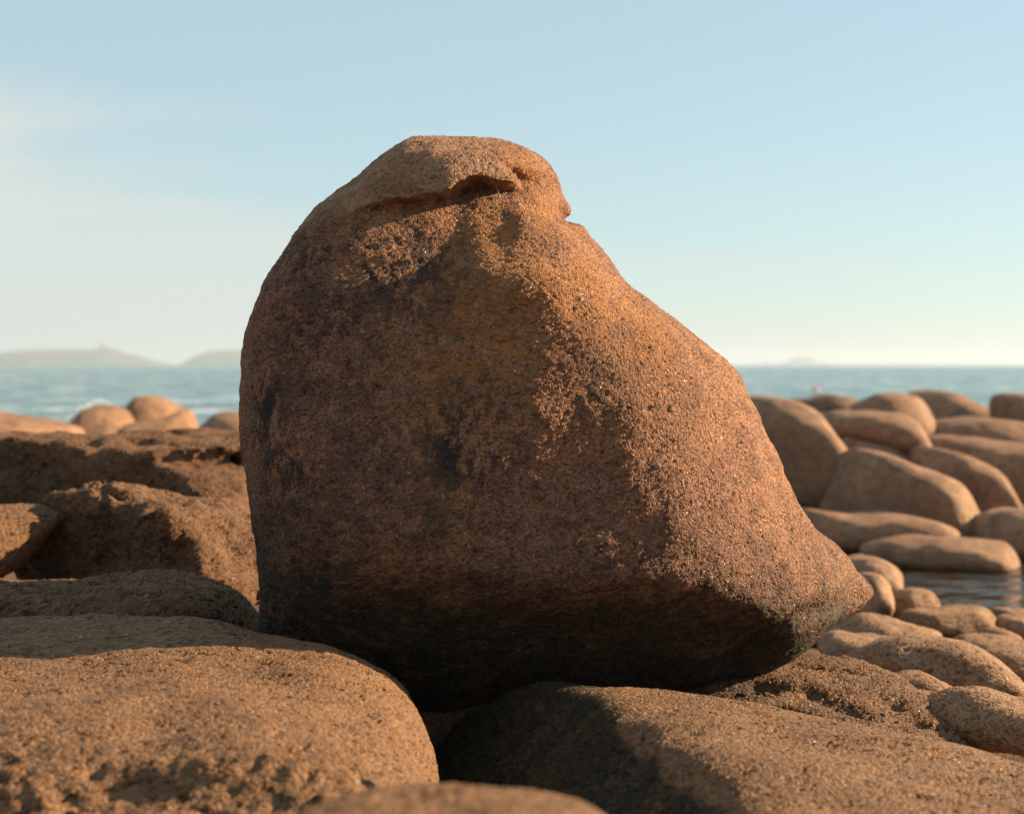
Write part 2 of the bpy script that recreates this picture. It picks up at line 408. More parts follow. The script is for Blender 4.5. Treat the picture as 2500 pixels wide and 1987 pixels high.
# ------------------------------------------------------------------ ground, sea, pool, islands
def ground_z(x, y):
    z = 0.62 + 0.20 * sstep(12.4, 14.5, y) + 0.10 * sstep(15, 20, y) - 3.4 * sstep(24, 46, y)
    z = z + 0.12 * sstep(-0.5, -3.0, x) * (1 - sstep(14, 20, y))
    z = z - 0.45 * sstep(-0.9, -0.3, x) * (1 - sstep(0.5, 1.0, x)) * (1 - sstep(5.2, 5.6, y))
    z = z + 0.50 * sstep(-1.3, -0.9, x) * (1 - sstep(0.4, 0.8, x)) * sstep(5.25, 5.7, y) * (1 - sstep(6.9, 7.6, y))   # the bedrock the boulder stands on
    z = z - 0.22 * sstep(1.9, 2.6, x) * sstep(9.2, 10.0, y) * (1 - sstep(11.9, 12.5, y))
    return z
gx = np.unique(np.concatenate([np.linspace(-70, -8, 40), np.linspace(-8, 9, 230), np.linspace(9, 70, 40)]))
gy = np.unique(np.concatenate([np.linspace(-25, 2, 30), np.linspace(2, 16, 200), np.linspace(16, 70, 80)]))
GX, GY = np.meshgrid(gx, gy, indexing='ij'); gp = np.stack([GX.ravel(), GY.ravel(), 0 * GX.ravel()], 1)
gz = ground_z(gp[:, 0], gp[:, 1]) + 0.07 * fbm(gp * 1.1, 3) + 0.03 * fbm(gp * 5.0, 2)
gv = np.stack([gp[:, 0], gp[:, 1], gz], 1)
def grid_q(nx, ny):
    i = np.arange((nx - 1) * (ny - 1)); a = (i // (ny - 1)) * ny + i % (ny - 1)
    return np.stack([a, a + ny, a + ny + 1, a + 1], 1)
me = mesh_from('ground', gv, grid_q(len(gx), len(gy))); me.materials.append(M_CRAG)
gnd = bpy.data.objects.new('ground', me); COL.objects.link(gnd); tag(gnd, kind='structure')

def water_mat(name, base, rough, waves, spec=0.5):
    B = MB(name); P = N(B.t, 'ShaderNodeTexCoord').outputs['Object']
    B.ln((*base, 1), B.b.inputs['Base Color']); B.b.inputs['Roughness'].default_value = rough
    B.b.inputs['IOR'].default_value = 1.33; B.b.inputs['Specular IOR Level'].default_value = spec
    h = None
    for scl, amp, st in waves:
        n = B.noise(B.coords(scale=st, base=P), scl, 3, 0.55, 0.3); n = B.math('MULTIPLY', n, amp)
        h = n if h is None else B.math('ADD', h, n)
    bp = N(B.t, 'ShaderNodeBump'); bp.inputs['Distance'].default_value = 1.0; bp.inputs['Strength'].default_value = 1.0
    B.ln(h, bp.inputs['Height']); B.t.links.new(bp.outputs[0], B.b.inputs['Normal'])
    return B, P
B, P = water_mat('sea_water', (0.030, 0.085, 0.105), 0.22, [(0.045, 3.0, (0.6, 1, 1)), (0.16, 1.8, (0.6, 1, 1)), (0.75, 0.55, (0.7, 1, 1)), (3.0, 0.12, (1, 1, 1))], 0.32)
# broad slicks and wind lanes, scattered whitecaps, wave shading and glints painted in
tone = B.noise(B.coords(scale=(0.35, 1, 1), base=P), 0.035, 4, 0.6)
wc_glint = B.rng(B.noise(B.coords(scale=(0.5, 1, 1), base=P), 0.45, 5, 0.7), 0.555, 0.585)
rip_shade = B.noise(B.coords(scale=(0.55, 1, 1), base=P), 0.22, 4, 0.7)
tone = B.math('MULTIPLY_ADD', B.math('SUBTRACT', rip_shade, 0.5), 1.3, tone)
colr = B.mix(B.rng(tone, 0.36, 0.64), (0.020, 0.085, 0.100), (0.085, 0.200, 0.225))
B.ln(B.mix(wc_glint, colr, (0.75, 0.76, 0.74)), B.b.inputs['Base Color'])
M_SEA = B.m
def sheet(name, pts, z, mat, kind='structure'):
    me = mesh_from(name, np.array([(x, y, 0) for x, y in pts], float), np.array([list(range(len(pts)))]), False)
    o = bpy.data.objects.new(name, me); COL.objects.link(o); o.location.z = z; me.materials.append(mat); return tag(o, kind=kind)
sheet('sea', [(-9000, 22), (9000, 22), (9000, 13000), (-9000, 13000)], 0.0, M_SEA)
B, P = water_mat('pool_water', (0.035, 0.022, 0.008), 0.03, [(1.6, 0.22, (0.5, 1, 1)), (6.0, 0.05, (0.45, 1, 1)), (17.0, 0.008, (0.6, 1, 1))])
M_POOL = B.m
sheet('tide_pool', [(1.5, 8.9), (7.5, 8.9), (7.5, 12.9), (1.5, 12.9)], 0.70, M_POOL)

BI = MB('island_heath'); Pn = BI.coords(rand=False)
BI.ln(BI.mix(BI.rng(BI.noise(Pn, 0.012, 5, 0.6), 0.42, 0.6), (0.045, 0.065, 0.055), (0.12, 0.115, 0.12)), BI.b.inputs['Base Color']); BI.b.inputs['Roughness'].default_value = 0.95
def island(profile, Y, depth, label):
    """profile of (px,py) along the crest; a real ridge with sloping sides"""
    pr = np.array(profile, float); n = 140
    px = np.linspace(pr[0, 0], pr[-1, 0], n); py = np.interp(px, pr[:, 0], pr[:, 1])
    X = (px - CX) / F * Y; Z = np.maximum(H + (HY - py) / F * Y, 0.3)
    t = np.linspace(-1, 1, 25); v = []
    for i in range(n):
        for tt in t: v.append((X[i], Y + tt * depth * (0.3 + 0.7 * Z[i] / Z.max()), Z[i] * (1 - abs(tt) ** 1.6) - 1.2))
    v = np.array(v); v[:, 2] += (v[:, 2] > 0) * 3.0 * fbm(v * np.array([0.02, 0.02, 0]), 4)
    org = np.array([X.mean(), Y, 0]); me = mesh_from('island', v - org, grid_q(n, 25)); me.materials.append(BI.m)
    o = bpy.data.objects.new('island', me); COL.objects.link(o); o.location = org
    return tag(o, label, 'island', kind='structure')
IY = 5200.0
island([(-300, 888), (-120, 866), (0, 859), (60, 855), (120, 850), (160, 853), (215, 852), (250, 848), (275, 850), (300, 860), (335, 868), (370, 880), (410, 886), (420, 891)], IY, 260, 'long low hazy island on the left horizon with a tower')
island([(440, 890), (455, 882), (480, 868), (510, 857), (545, 854), (600, 854), (700, 862), (800, 889)], IY + 300, 240, 'hazy rounded island beside the left edge of the boulder')
island([(1855, 890), (1868, 884), (1885, 889), (1910, 888), (1935, 875), (1955, 868), (1975, 871), (1995, 880), (2030, 889)], 8200, 200, 'small faint pointed island on the right horizon')
def lathe(name, prof, n, mat, loc):
    v = [(r * math.cos(2 * math.pi * k / n), r * math.sin(2 * math.pi * k / n), z) for r, z in prof for k in range(n)]
    q = [(i * n + k, i * n + (k + 1) % n, (i + 1) * n + (k + 1) % n, (i + 1) * n + k) for i in range(len(prof) - 1) for k in range(n)]
    me = mesh_from(name, np.array(v), np.array(q), False); me.materials.append(mat)
    o = bpy.data.objects.new(name, me); COL.objects.link(o); o.location = loc; return o
BT = MB('tower_stone'); BT.ln(BT.mix(BT.noise(BT.coords(), 0.6, 4), (0.30, 0.27, 0.23), (0.22, 0.20, 0.17)), BT.b.inputs['Base Color']); BT.b.inputs['Roughness'].default_value = 0.9
tx, _, tz = PX(250, 850, IY)
tw = lathe('lighthouse_tower', [(0.01, -8), (9, -8), (8.2, 5), (7.0, 16), (7.9, 16.3), (7.9, 17.6), (4.4, 17.7), (4.4, 21.5), (5.0, 21.6), (2.6, 24), (0.01, 25)], 16, BT.m, (tx, IY, tz))
tag(tw, 'tiny lighthouse tower on the crest of the left island', 'tower')

HZ = bpy.data.materials.new('sea_haze'); HZ.use_nodes = True; HZ.node_tree.nodes.clear()
ho = N(HZ.node_tree, 'ShaderNodeOutputMaterial'); hv = N(HZ.node_tree, 'ShaderNodeVolumePrincipled')
hv.inputs['Color'].default_value = (0.64, 0.75, 0.86, 1); hv.inputs['Density'].default_value = 1.8e-4; hv.inputs['Anisotropy'].default_value = 0.2
HZ.node_tree.links.new(hv.outputs[0], ho.inputs['Volume'])
hx = [(x, y, z) for x in (-9200, 9200) for y in (-60, 13200) for z in (-6, 75)]
me = mesh_from('haze', np.array(hx, float), np.array([(0, 1, 3, 2), (4, 6, 7, 5), (0, 4, 5, 1), (2, 3, 7, 6), (0, 2, 6, 4), (1, 5, 7, 3)]), False); me.materials.append(HZ)
hz = bpy.data.objects.new('haze', me); COL.objects.link(hz); tag(hz, kind='stuff')
# ------------------------------------------------------------------ the main boulder
s2 = 2500 / 2156
OUT = [(800, 352), (835, 322), (880, 302), (930, 296), (985, 300), (1050, 299), (1100, 309), (1145, 333), (1170, 360), (1186, 400), (1204, 440), (1180, 465), (1217, 474), (1245, 505), (1280, 545),
       (1310, 590), (1350, 625), (1400, 660), (1450, 694), (1490, 728), (1530, 765), (1555, 800), (1570, 840), (1590, 880), (1615, 935), (1640, 990), (1670, 1040), (1700, 1085), (1735, 1118), (1770, 1142),
       (1800, 1175), (1820, 1205), (1850, 1240), (1866, 1262), (1836, 1284), (1788, 1306), (1740, 1331), (1690, 1358), (1640, 1386), (1590, 1412), (1540, 1436), (1490, 1458), (1430, 1480), (1300, 1490), (1100, 1480), (900, 1465),
       (720, 1445), (610, 1400), (565, 1330), (572, 1260), (566, 1200), (562, 1130), (548, 1060), (534, 1000), (519, 950), (511, 880), (510, 800), (521, 730), (541, 660), (570, 592), (610, 530), (650, 476), (682, 437), (722, 415), (768, 387)]
Y0 = 6.0
body = Lobe([PXZ([(a * s2, b * s2)], np.interp(a, [505, 860], [5.68, Y0]))[0] for a, b in OUT], 'y', Y0, 1.02, 0.95, 2.1, (0.22, 0.10), 190)
z5 = lambda pts: [(700 + .371 * a, 300 + .371 * b) for a, b in pts]
CAP = z5([(200, 660), (350, 632), (520, 550), (700, 514), (880, 494), (1000, 472), (1090, 425), (1180, 368), (1280, 352), (1400, 385), (1480, 380), (1522, 342), (1480, 298), (1390, 228), (1340, 170), (1320, 60), (1200, -150), (300, -150), (-100, 300), (0, 640)])
cap2 = spline(PXZ(CAP, 5.28), 3)
def lip(p):
    """the weathered sheet at the top stands proud of the rest along its lower and right edge"""
    o = np.zeros(len(p)); m = (p[:, 1] < 6.1) & (p[:, 2] > 2.2); q = p[m]
    d = poly_sd(q[:, [0, 2]] + 0.007 * np.stack([perlin(q * 14), perlin(q * 14 + 9)], 1), cap2)
    zx = (q[:, 0] / 5.28 * F + CX - 700) / .371
    dl = np.interp(zx, [330, 520, 900, 1130, 1450, 1560, 1800], [0.0, .035, .085, .14, .13, .085, .03])
    o[m] = dl * sstep(-0.002, 0.009, d) * np.exp(-np.maximum(d, 0) / 0.55) * np.where(zx > 1250, 1 - sstep(2.965, 3.045, q[:, 2]), 1.0) * (1 - sstep(5.8, 6.1, q[:, 1])) * sstep(2.2, 2.75, q[:, 2])
    return o
big = Rock([body], 0.025, ((1.1, 0.030), (2.7, 0.016), (6.0, 0.011), (13.0, 0.006)), 3)
big.cut((1200, 900), (0.20, -0.96, 0.17), 0.05, 0.30, body=True)
big.cut((1000, 600), (0.00, -0.96, 0.27), 0.05, 0.16, body=True)
big.body.append(lip)
big.cut((1640, 1480), (0.12, -0.62, -0.78), 0.03, 0.06)
big.cut((1000, 1520), (-0.05, -0.70, -0.70), 0.04, 0.14)
big.cut((640, 1000), (-0.80, -0.60, 0.0), 0.01, 0.14)
big.cut((1780, 1200), (0.70, -0.60, 0.30), 0.015, 0.10)
big.groove([(1390, 540), (1365, 532), (1330, 512), (1290, 492)], 0.028, 0.06, False)
big.groove([(1065, 738), (1105, 742), (1150, 728)], 0.012, 0.035)
big.groove([(1225, 728), (1255, 715), (1280, 690)], 0.012, 0.035)
big.groove([(1238, 768), (1262, 752)], 0.012, 0.035)
big.groove([(1100, 824), (1150, 816), (1195, 815)], 0.012, 0.035)
big.groove([(1130, 640), (1165, 636), (1215, 625)], 0.010, 0.02)
big.groove([(1195, 800), (1240, 790), (1270, 792)], 0.010, 0.03)
big.groove([(1180, 845), (1230, 838), (1260, 842)], 0.010, 0.025)
big.groove([(1285, 690), (1300, 730), (1330, 750)], 0.010, 0.03)
big.bump((1235, 690), 0.13, 0.10, sq=(1.2, 1, 0.75))
big.bump((1120, 700), 0.10, 0.020)
big.groove([(1850, 1556), (1900, 1535), (1944, 1510), (2043, 1470)], 0.035, 0.045)
big.groove([(1490, 1452), (1560, 1444), (1640, 1432)], 0.03, 0.035)
big.groove([(1700, 1640), (1780, 1610), (1850, 1560)], 0.04, 0.05)
big.groove([(1990, 1500), (2060, 1475), (2110, 1440)], 0.02, 0.025)
big.bump((2100, 1440), 0.06, 0.03)
def spots(lst, noise=2.2):
    cs = [(big.hit([(px, py)], 4, 9)[0], r, a) for px, py, r, a in lst]
    def f(v):
        g = np.zeros(len(v)); n = 0.35 * fbm(v * noise, 3)
        for c, r, a in cs:
            if c is not None: g = np.maximum(g, a * np.clip(1.15 + n - np.linalg.norm((v - c), axis=1) / r, 0, 1))
        return g
    return f
def pale(v):
    d = poly_sd(v[:, [0, 2]], cap2)
    return np.clip(0.6 - d / 0.03, 0, 1) * (v[:, 2] > 2.7)
masks = dict(pale=pale, ochre=spots([(1000, 560, .30, .7), (1250, 600, .34, 1), (1330, 520, .2, .8), (1200, 850, .42, 1), (1380, 760, .3, .8), (1150, 980, .35, .7), (850, 560, .2, .6), (1420, 960, .3, .6), (1450, 700, .3, 1), (1570, 820, .28, .8), (1350, 640, .3, 1), (1280, 420, .2, .6)]),
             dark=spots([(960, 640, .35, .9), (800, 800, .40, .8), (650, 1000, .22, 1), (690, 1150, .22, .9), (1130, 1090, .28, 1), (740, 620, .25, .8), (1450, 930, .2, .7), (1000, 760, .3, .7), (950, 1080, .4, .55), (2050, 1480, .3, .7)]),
             algae_shade=lambda v: np.clip(1.2 + 0.22 * np.clip(-v[:, 0], 0, 1) - (v[:, 2] + 0.30 * (v[:, 0] - 0.4) * (v[:, 0] > 0.4) - 1.24) / (1.00 + 0.35 * fbm(v * 1.6, 3)), 0, 1))  # algae low on the boulder, plus shade painted as a fade to black
build(big, 'boulder', 'huge rust brown lichened granite boulder with beaked cap, leaning to a pointed nose', M_MAIN, 0.0170, 1, 'boulder', masks=masks)

# ------------------------------------------------------------------ foreground slabs (plan outlines)
def slab(name, label, plan, zr, up, dn, h, sub, mat, k=2.2, tilt=(0, 0), noise=((1.2, 0.05), (3.5, 0.02)), seed=1, masks=None, brush=None, group=None, extra=()):
    r = Rock([Lobe(plan, 'z', zr, up, dn, k, tilt, 120)] + list(extra), 0.06, noise, seed)
    if brush: brush(r)
    return build(r, name, label, mat, h, sub, 'rock', group, masks)
def br(r):
    r.bump((1110, 1840), .10, -.04, 2, 6); r.groove([(200, 1935), (330, 1915), (480, 1925), (620, 1905), (720, 1930)], .055, .12, True, 2, 6)
    r.bump((300, 1490), .35, .05, 2, 8)
    r.br.append(lambda q: (1 - sstep(3.45, 3.80, q[:, 1] + 0.15 * fbm(q * 3, 2))) * (0.07 * np.maximum(0, fbm(q * 24.0, 3, 0.7) + 0.10)))
    r.br.append(lambda q: 0.02 * np.abs(fbm(q * np.array([2.0, 3.2, 5.0]), 3)))
slab('rock_slab', 'wide tan pitted rock slab filling the lower left, half shaded by the boulder',
     [(-0.42, 5.3), (-0.8, 5.45), (-1.5, 5.8), (-2.1, 5.8), (-2.9, 5.4), (-3.1, 4.5), (-2.7, 3.6), (-1.8, 3.32), (-1.0, 3.26), (-0.5, 3.22), (-0.10, 3.35), (-0.09, 3.65), (-0.19, 4.0), (-0.2, 4.4), (-0.28, 4.9)],
     1.0, 0.42, 0.5, 0.0215, 1, M_NEAR, 3.2, seed=2, brush=br, group='foreground rocks')
slab('rock_slab', 'long tan rock slab on the lower right with dark green algal flank beside the crevice',
     [(-0.58, 5.2), (-0.3, 5.5), (0.4, 5.42), (1.1, 4.98), (1.8, 4.62), (2.5, 4.35), (3.1, 3.7), (2.8, 2.7), (1.8, 2.3), (1.05, 2.45), (0.60, 3.0), (0.40, 3.55), (0.20, 4.1), (-0.06, 4.6), (-0.40, 4.95)],
     0.74, 0.45, 0.45, 0.0215, 1, M_NEAR, 3.6, (-0.13, 0.0), seed=5, group='foreground rocks',
     brush=lambda r: [r.br.append(lambda q: 0.02 * np.abs(fbm(q * np.array([2.0, 3.0, 5.0]) + 9, 3))), r.cuts.append((np.array([.20, 4.72, 1.20]), np.array([-.70, -.21, .68]), 0.05))],
     masks=dict(algae_shade=lambda v: np.clip((1.19 - 0.13 * (v[:, 0] - 1.27) - 0.045 + 0.06 * fbm(v * 4.0, 3) - v[:, 2]) / 0.05, 0, 1) * (v[:, 0] < 1.6)))
slab('rock', 'blurred rounded rock top at the bottom centre edge', [(-0.56, 2.5), (-0.3, 2.72), (0.1, 2.78), (0.32, 2.55), (0.3, 2.2), (0, 1.95), (-0.45, 2.0)],
     1.15, 0.455, 0.45, 0.018, 1, M_NEAR, 1.8, seed=8, group='foreground rocks')
slab('rock', 'greenish weathered rock with dark gouge under the pointed nose of the boulder',
     [(0.55, 5.7), (1.0, 6.4), (1.38, 6.65), (1.62, 6.2), (1.68, 5.6), (1.62, 5.05), (1.2, 4.95), (0.7, 5.1)], 0.86, 0.26, 0.35, 0.020, 1, M_CRAG, 1.7, (-0.02, 0.05), seed=11,
     masks=dict(algae_shade=lambda v: np.clip(1.2 - (v[:, 0] - 0.7) / 0.45, 0, 0.8)), group='shore rocks right of the boulder',
     brush=lambda r: [r.groove([(1960, 1668), (2020, 1702), (2100, 1732), (2195, 1757)], 0.045, 0.10, True, 4, 9), r.br.append(lambda q: 0.10 * np.maximum(0, fbm(q * np.array([3.0, 6.0, 6.0]) + 2.2, 4, 0.6)))])

# ------------------------------------------------------------------ rocks by their outline
def rk(name, label, pts, Y, tf, mat=None, tb=None, k=1.7, tilt=(0, 0), noise=None, seed=0, h=None, sub=1, masks=None, brush=None, group='shore rocks right of the boulder', cat='rock', fac=True):
    pz = PXZ(pts, Y); ext = max(max(p[i] for p in pz) - min(p[i] for p in pz) for i in (0, 1))
    r = Rock([Lobe(pz, 'y', Y, tf, tb or tf, k, tilt, 90)], 0.04, noise or ((1.8 / ext, 0.040 * ext), (4.8 / ext, 0.016 * ext), (11.0 / ext, 0.005 * ext)), seed)
    if fac: r.facets(seed, (0.76, 0.90), 0.07) if mat is M_SHORE else r.facets(seed)
    if brush: brush(r)
    if mat is None: h, sub = ext / 27, 1
    elif mat is M_SHORE: h, sub = ext / 35, 1
    return build(r, name, label, mat or M_FAR, h or ext / 52, sub, cat, group, masks)
LG = 'rocks left of the boulder'
def brc(r):
    r.cut((400, 1310), (-0.42, -0.90, 0.02), 0.12, 0.05, 5, 12)
    r.br.append(lambda q: 0.05 * np.abs(fbm(q * 4.0 + 3, 3)))
    r.br.append(lambda q: 0.16 * np.maximum(0, fbm(q * np.array([5.0, 5.0, 3.5]) + 1.7, 4, 0.62) - 0.02))
    r.bump((445, 1300), .07, -.08, 5, 12); r.bump((570, 1335), .06, -.09, 5, 12); r.bump((430, 1375), .07, -.08, 5, 12)
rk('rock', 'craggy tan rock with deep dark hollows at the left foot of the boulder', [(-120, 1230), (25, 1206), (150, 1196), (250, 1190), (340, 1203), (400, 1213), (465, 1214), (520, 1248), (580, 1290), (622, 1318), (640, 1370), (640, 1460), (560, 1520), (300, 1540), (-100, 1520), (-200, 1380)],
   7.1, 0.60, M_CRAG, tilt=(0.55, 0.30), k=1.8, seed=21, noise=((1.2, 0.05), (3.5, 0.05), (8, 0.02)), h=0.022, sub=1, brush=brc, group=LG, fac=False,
   masks=dict(algae_shade=lambda v: 0.75 * np.clip((-1.58 + 0.20 * fbm(v * 2.5, 3) - v[:, 0]) / 0.12, 0, 1) * np.clip((1.66 - v[:, 2]) / 0.08, 0, 1)))  # deepens the shade of the left face in the colour, tinted greenish
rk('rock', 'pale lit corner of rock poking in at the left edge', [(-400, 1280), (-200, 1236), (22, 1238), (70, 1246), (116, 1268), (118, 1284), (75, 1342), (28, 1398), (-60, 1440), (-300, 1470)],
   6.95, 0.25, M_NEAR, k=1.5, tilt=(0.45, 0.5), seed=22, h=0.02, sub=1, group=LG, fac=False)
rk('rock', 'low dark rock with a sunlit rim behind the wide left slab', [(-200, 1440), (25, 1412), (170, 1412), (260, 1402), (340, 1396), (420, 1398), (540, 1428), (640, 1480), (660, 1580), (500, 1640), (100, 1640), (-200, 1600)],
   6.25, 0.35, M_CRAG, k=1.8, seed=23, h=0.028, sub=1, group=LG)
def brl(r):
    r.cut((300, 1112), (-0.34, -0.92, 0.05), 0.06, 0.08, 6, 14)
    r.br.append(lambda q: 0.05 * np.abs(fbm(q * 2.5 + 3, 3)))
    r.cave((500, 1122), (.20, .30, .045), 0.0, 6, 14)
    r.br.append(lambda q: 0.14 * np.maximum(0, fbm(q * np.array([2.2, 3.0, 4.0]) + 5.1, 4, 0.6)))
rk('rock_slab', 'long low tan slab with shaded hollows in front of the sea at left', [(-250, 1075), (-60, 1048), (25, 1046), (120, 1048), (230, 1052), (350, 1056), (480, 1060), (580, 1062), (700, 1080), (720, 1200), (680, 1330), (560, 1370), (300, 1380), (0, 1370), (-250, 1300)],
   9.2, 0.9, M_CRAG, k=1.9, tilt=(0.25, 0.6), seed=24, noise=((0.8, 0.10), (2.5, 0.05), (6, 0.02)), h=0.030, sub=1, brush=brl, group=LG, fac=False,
   masks=dict(algae_shade=lambda v: 0.75 * np.clip((1.80 - 0.25 * (v[:, 0] + 3.0) + 0.10 * fbm(v * 2.0, 3) - v[:, 2]) / 0.08, 0, 1)))  # shade of the dark front painted in below a sloping line, greenish black
rk('rock', 'sunlit low rock at the far left edge by the water', [(-200, 1030), (-60, 1008), (25, 1013), (80, 1022), (125, 1036), (180, 1050), (180, 1085), (0, 1100), (-200, 1090)], 17, 1.1, k=1.6, seed=25, group=LG)
rk('rock', 'pale sunlit block at the left of the distant rock pile', [(178, 1050), (190, 1018), (203, 1000), (240, 990), (290, 1000), (320, 1022), (330, 1060), (300, 1100), (200, 1100)], 21.5, .6, k=1.6, seed=26, tilt=(.35, .7), group=LG)
rk('rock', 'half shaded domed rock on top of the distant pile at left', [(285, 1035), (300, 1000), (322, 975), (345, 967), (380, 968), (410, 980), (435, 997), (458, 1010), (465, 1060), (430, 1100), (320, 1100), (285, 1080)], 22.3, .65, k=1.5, seed=27, tilt=(.45, 0), group=LG)
rk('rock', 'wedge shaped sunlit rock in front of the distant pile at left', [(270, 1062), (310, 1036), (350, 1028), (400, 1020), (440, 1004), (455, 1000), (462, 1020), (470, 1045), (490, 1060), (480, 1105), (380, 1115), (280, 1110)], 20.6, .5, k=1.4, seed=28, tilt=(.6, 0), group=LG)
rk('rock', 'dark brown dome of rock touching the left edge of the boulder', [(455, 1068), (490, 1036), (520, 1015), (555, 1006), (590, 1006), (650, 1015), (700, 1040), (720, 1110), (600, 1150), (480, 1130)], 14.5, .8, k=1.5, seed=29, tilt=(-.7, 0), group=LG)

RG = 'rock pile behind the boulder on the right'
rk('rock', 'big egg shaped rock with a sunlit right rim just behind the boulder', [(1822, 965), (1863, 961), (1904, 966), (1940, 975), (1970, 990), (1994, 1010), (2014, 1037), (2037, 1067), (2057, 1094), (2072, 1117), (2077, 1138), (2071, 1170), (2061, 1196), (2041, 1217), (2014, 1236), (1975, 1248), (1880, 1240), (1790, 1160), (1770, 1050), (1790, 985)],
   14.6, .62, k=1.7, tilt=(-0.75, -0.1), seed=31, sub=2, group=RG)
rk('rock', 'tongue shaped rock lying across the pile beside the egg shaped rock', [(1990, 1014), (2047, 1007), (2114, 1004), (2181, 1010), (2231, 1030), (2258, 1057), (2274, 1090), (2274, 1119), (2261, 1138), (2241, 1133), (2198, 1112), (2131, 1098), (2064, 1080), (2010, 1060)],
   16.2, .75, k=1.8, tilt=(-.5, .15), seed=32, sub=2, group=RG)
rk('rock', 'broad sunlit dome at the top middle of the right rock pile', [(2074, 1000), (2101, 980), (2134, 965), (2174, 959), (2214, 962), (2248, 974), (2271, 994), (2284, 1017), (2287, 1040), (2276, 1060), (2250, 1100), (2147, 1130), (2070, 1100)],
   18.6, .75, k=1.6, tilt=(.1, .3), seed=33, sub=2, group=RG)
rk('rock', 'dark low weedy rock at the waterline between egg rock and dome', [(1920, 985), (1940, 975), (1967, 972), (2014, 964), (2044, 965), (2091, 969), (2110, 984), (2120, 1060), (2014, 1090), (1930, 1080)], 24, .8, k=1.5, tilt=(-.3, 0), seed=34, group=RG,
   masks=dict(algae_shade=lambda v: 0.8 + 0 * v[:, 0]))
rk('rock', 'dark wedge rock sloping down to the right against the sea', [(2231, 962), (2254, 950), (2294, 946), (2328, 954), (2364, 974), (2398, 990), (2431, 1005), (2460, 1020), (2440, 1090), (2314, 1110), (2240, 1070)], 23, .8, k=1.5, tilt=(-.35, .2), seed=35, group=RG)
rk('rock', 'dark rock at the right frame edge against the sea', [(2431, 980), (2441, 965), (2485, 961), (2540, 963), (2580, 985), (2600, 1060), (2540, 1110), (2460, 1090), (2436, 1020)], 21.5, .6, k=1.6, tilt=(-.4, 0), seed=36, group=RG)
rk('rock', 'flat topped rock below the dark wedge rock', [(2258, 1056), (2298, 1034), (2348, 1024), (2398, 1017), (2448, 1020), (2500, 1032), (2560, 1055), (2580, 1120), (2414, 1150), (2270, 1130)], 18.2, .7, k=1.7, tilt=(-.2, .5), seed=37, group=RG)
rk('rock', 'large shaded rock with thin bright top at the right edge', [(2240, 1085), (2314, 1067), (2414, 1070), (2500, 1083), (2580, 1112), (2620, 1200), (2580, 1270), (2480, 1280), (2330, 1260), (2250, 1180)], 16.6, .7, k=1.8, tilt=(-.4, .05), seed=38, sub=2, group=RG)
rk('rock', 'elongated rock slanting down right behind the pointed pale rock', [(2240, 1100), (2264, 1086), (2298, 1091), (2348, 1110), (2398, 1134), (2434, 1160), (2449, 1187), (2462, 1217), (2471, 1240), (2450, 1275), (2414, 1300), (2330, 1310), (2270, 1240)], 14.9, .55, k=1.8, tilt=(-.65, .05), seed=39, sub=2, group=RG)
rk('rock', 'large rock with bright pale right face in the middle of the right pile', [(2060, 1140), (2080, 1112), (2114, 1101), (2154, 1104), (2191, 1114), (2231, 1134), (2281, 1150), (2321, 1164), (2344, 1187), (2358, 1217), (2371, 1267), (2374, 1300), (2366, 1325), (2320, 1340), (2180, 1345), (2060, 1330), (2030, 1270), (2045, 1200)],
   13.5, .6, k=1.8, tilt=(-0.75, 0.0), seed=40, sub=2, group=RG)
rk('rock', 'low lens shaped rock at the foot of the pale right rock', [(1960, 1250), (2020, 1252), (2080, 1258), (2114, 1255), (2164, 1251), (2214, 1254), (2264, 1264), (2314, 1281), (2356, 1309), (2300, 1318), (2198, 1326), (2147, 1332), (2110, 1340), (2060, 1344), (1990, 1325)], 12.7, .45, k=1.7, tilt=(-.25, .1), seed=41, sub=2, group=RG)
rk('rock', 'long flat rock lying at the far edge of the tide pool', [(2115, 1347), (2147, 1331), (2198, 1317), (2248, 1311), (2314, 1312), (2381, 1316), (2448, 1321), (2475, 1338), (2484, 1358), (2478, 1380), (2400, 1392), (2248, 1392), (2150, 1380)], 12.0, .38, k=1.7, tilt=(-.25, .1), seed=42, sub=2, group=RG)
rk('rock', 'rounded rock half cut off at the right edge above the pool', [(2370, 1318), (2391, 1281), (2414, 1261), (2448, 1249), (2490, 1244), (2560, 1252), (2610, 1300), (2600, 1370), (2480, 1375), (2390, 1355)], 12.7, .5, k=1.6, tilt=(-.2, .2), seed=43, group=RG)
rk('rock', 'small dark rock wedged in the gap under the tongue shaped rock', [(2030, 1075), (2070, 1062), (2120, 1078), (2200, 1100), (2240, 1140), (2240, 1230), (2100, 1240), (2030, 1180)], 15.6, .4, k=1.7, seed=44, group=RG)
rk('rock', 'tiny sunlit rock tip showing at the right edge of the boulder above egg rock', [(1790, 985), (1800, 962), (1812, 950), (1822, 958), (1826, 985), (1815, 1080), (1790, 1080)], 19, .3, k=1.5, seed=45, group=RG)

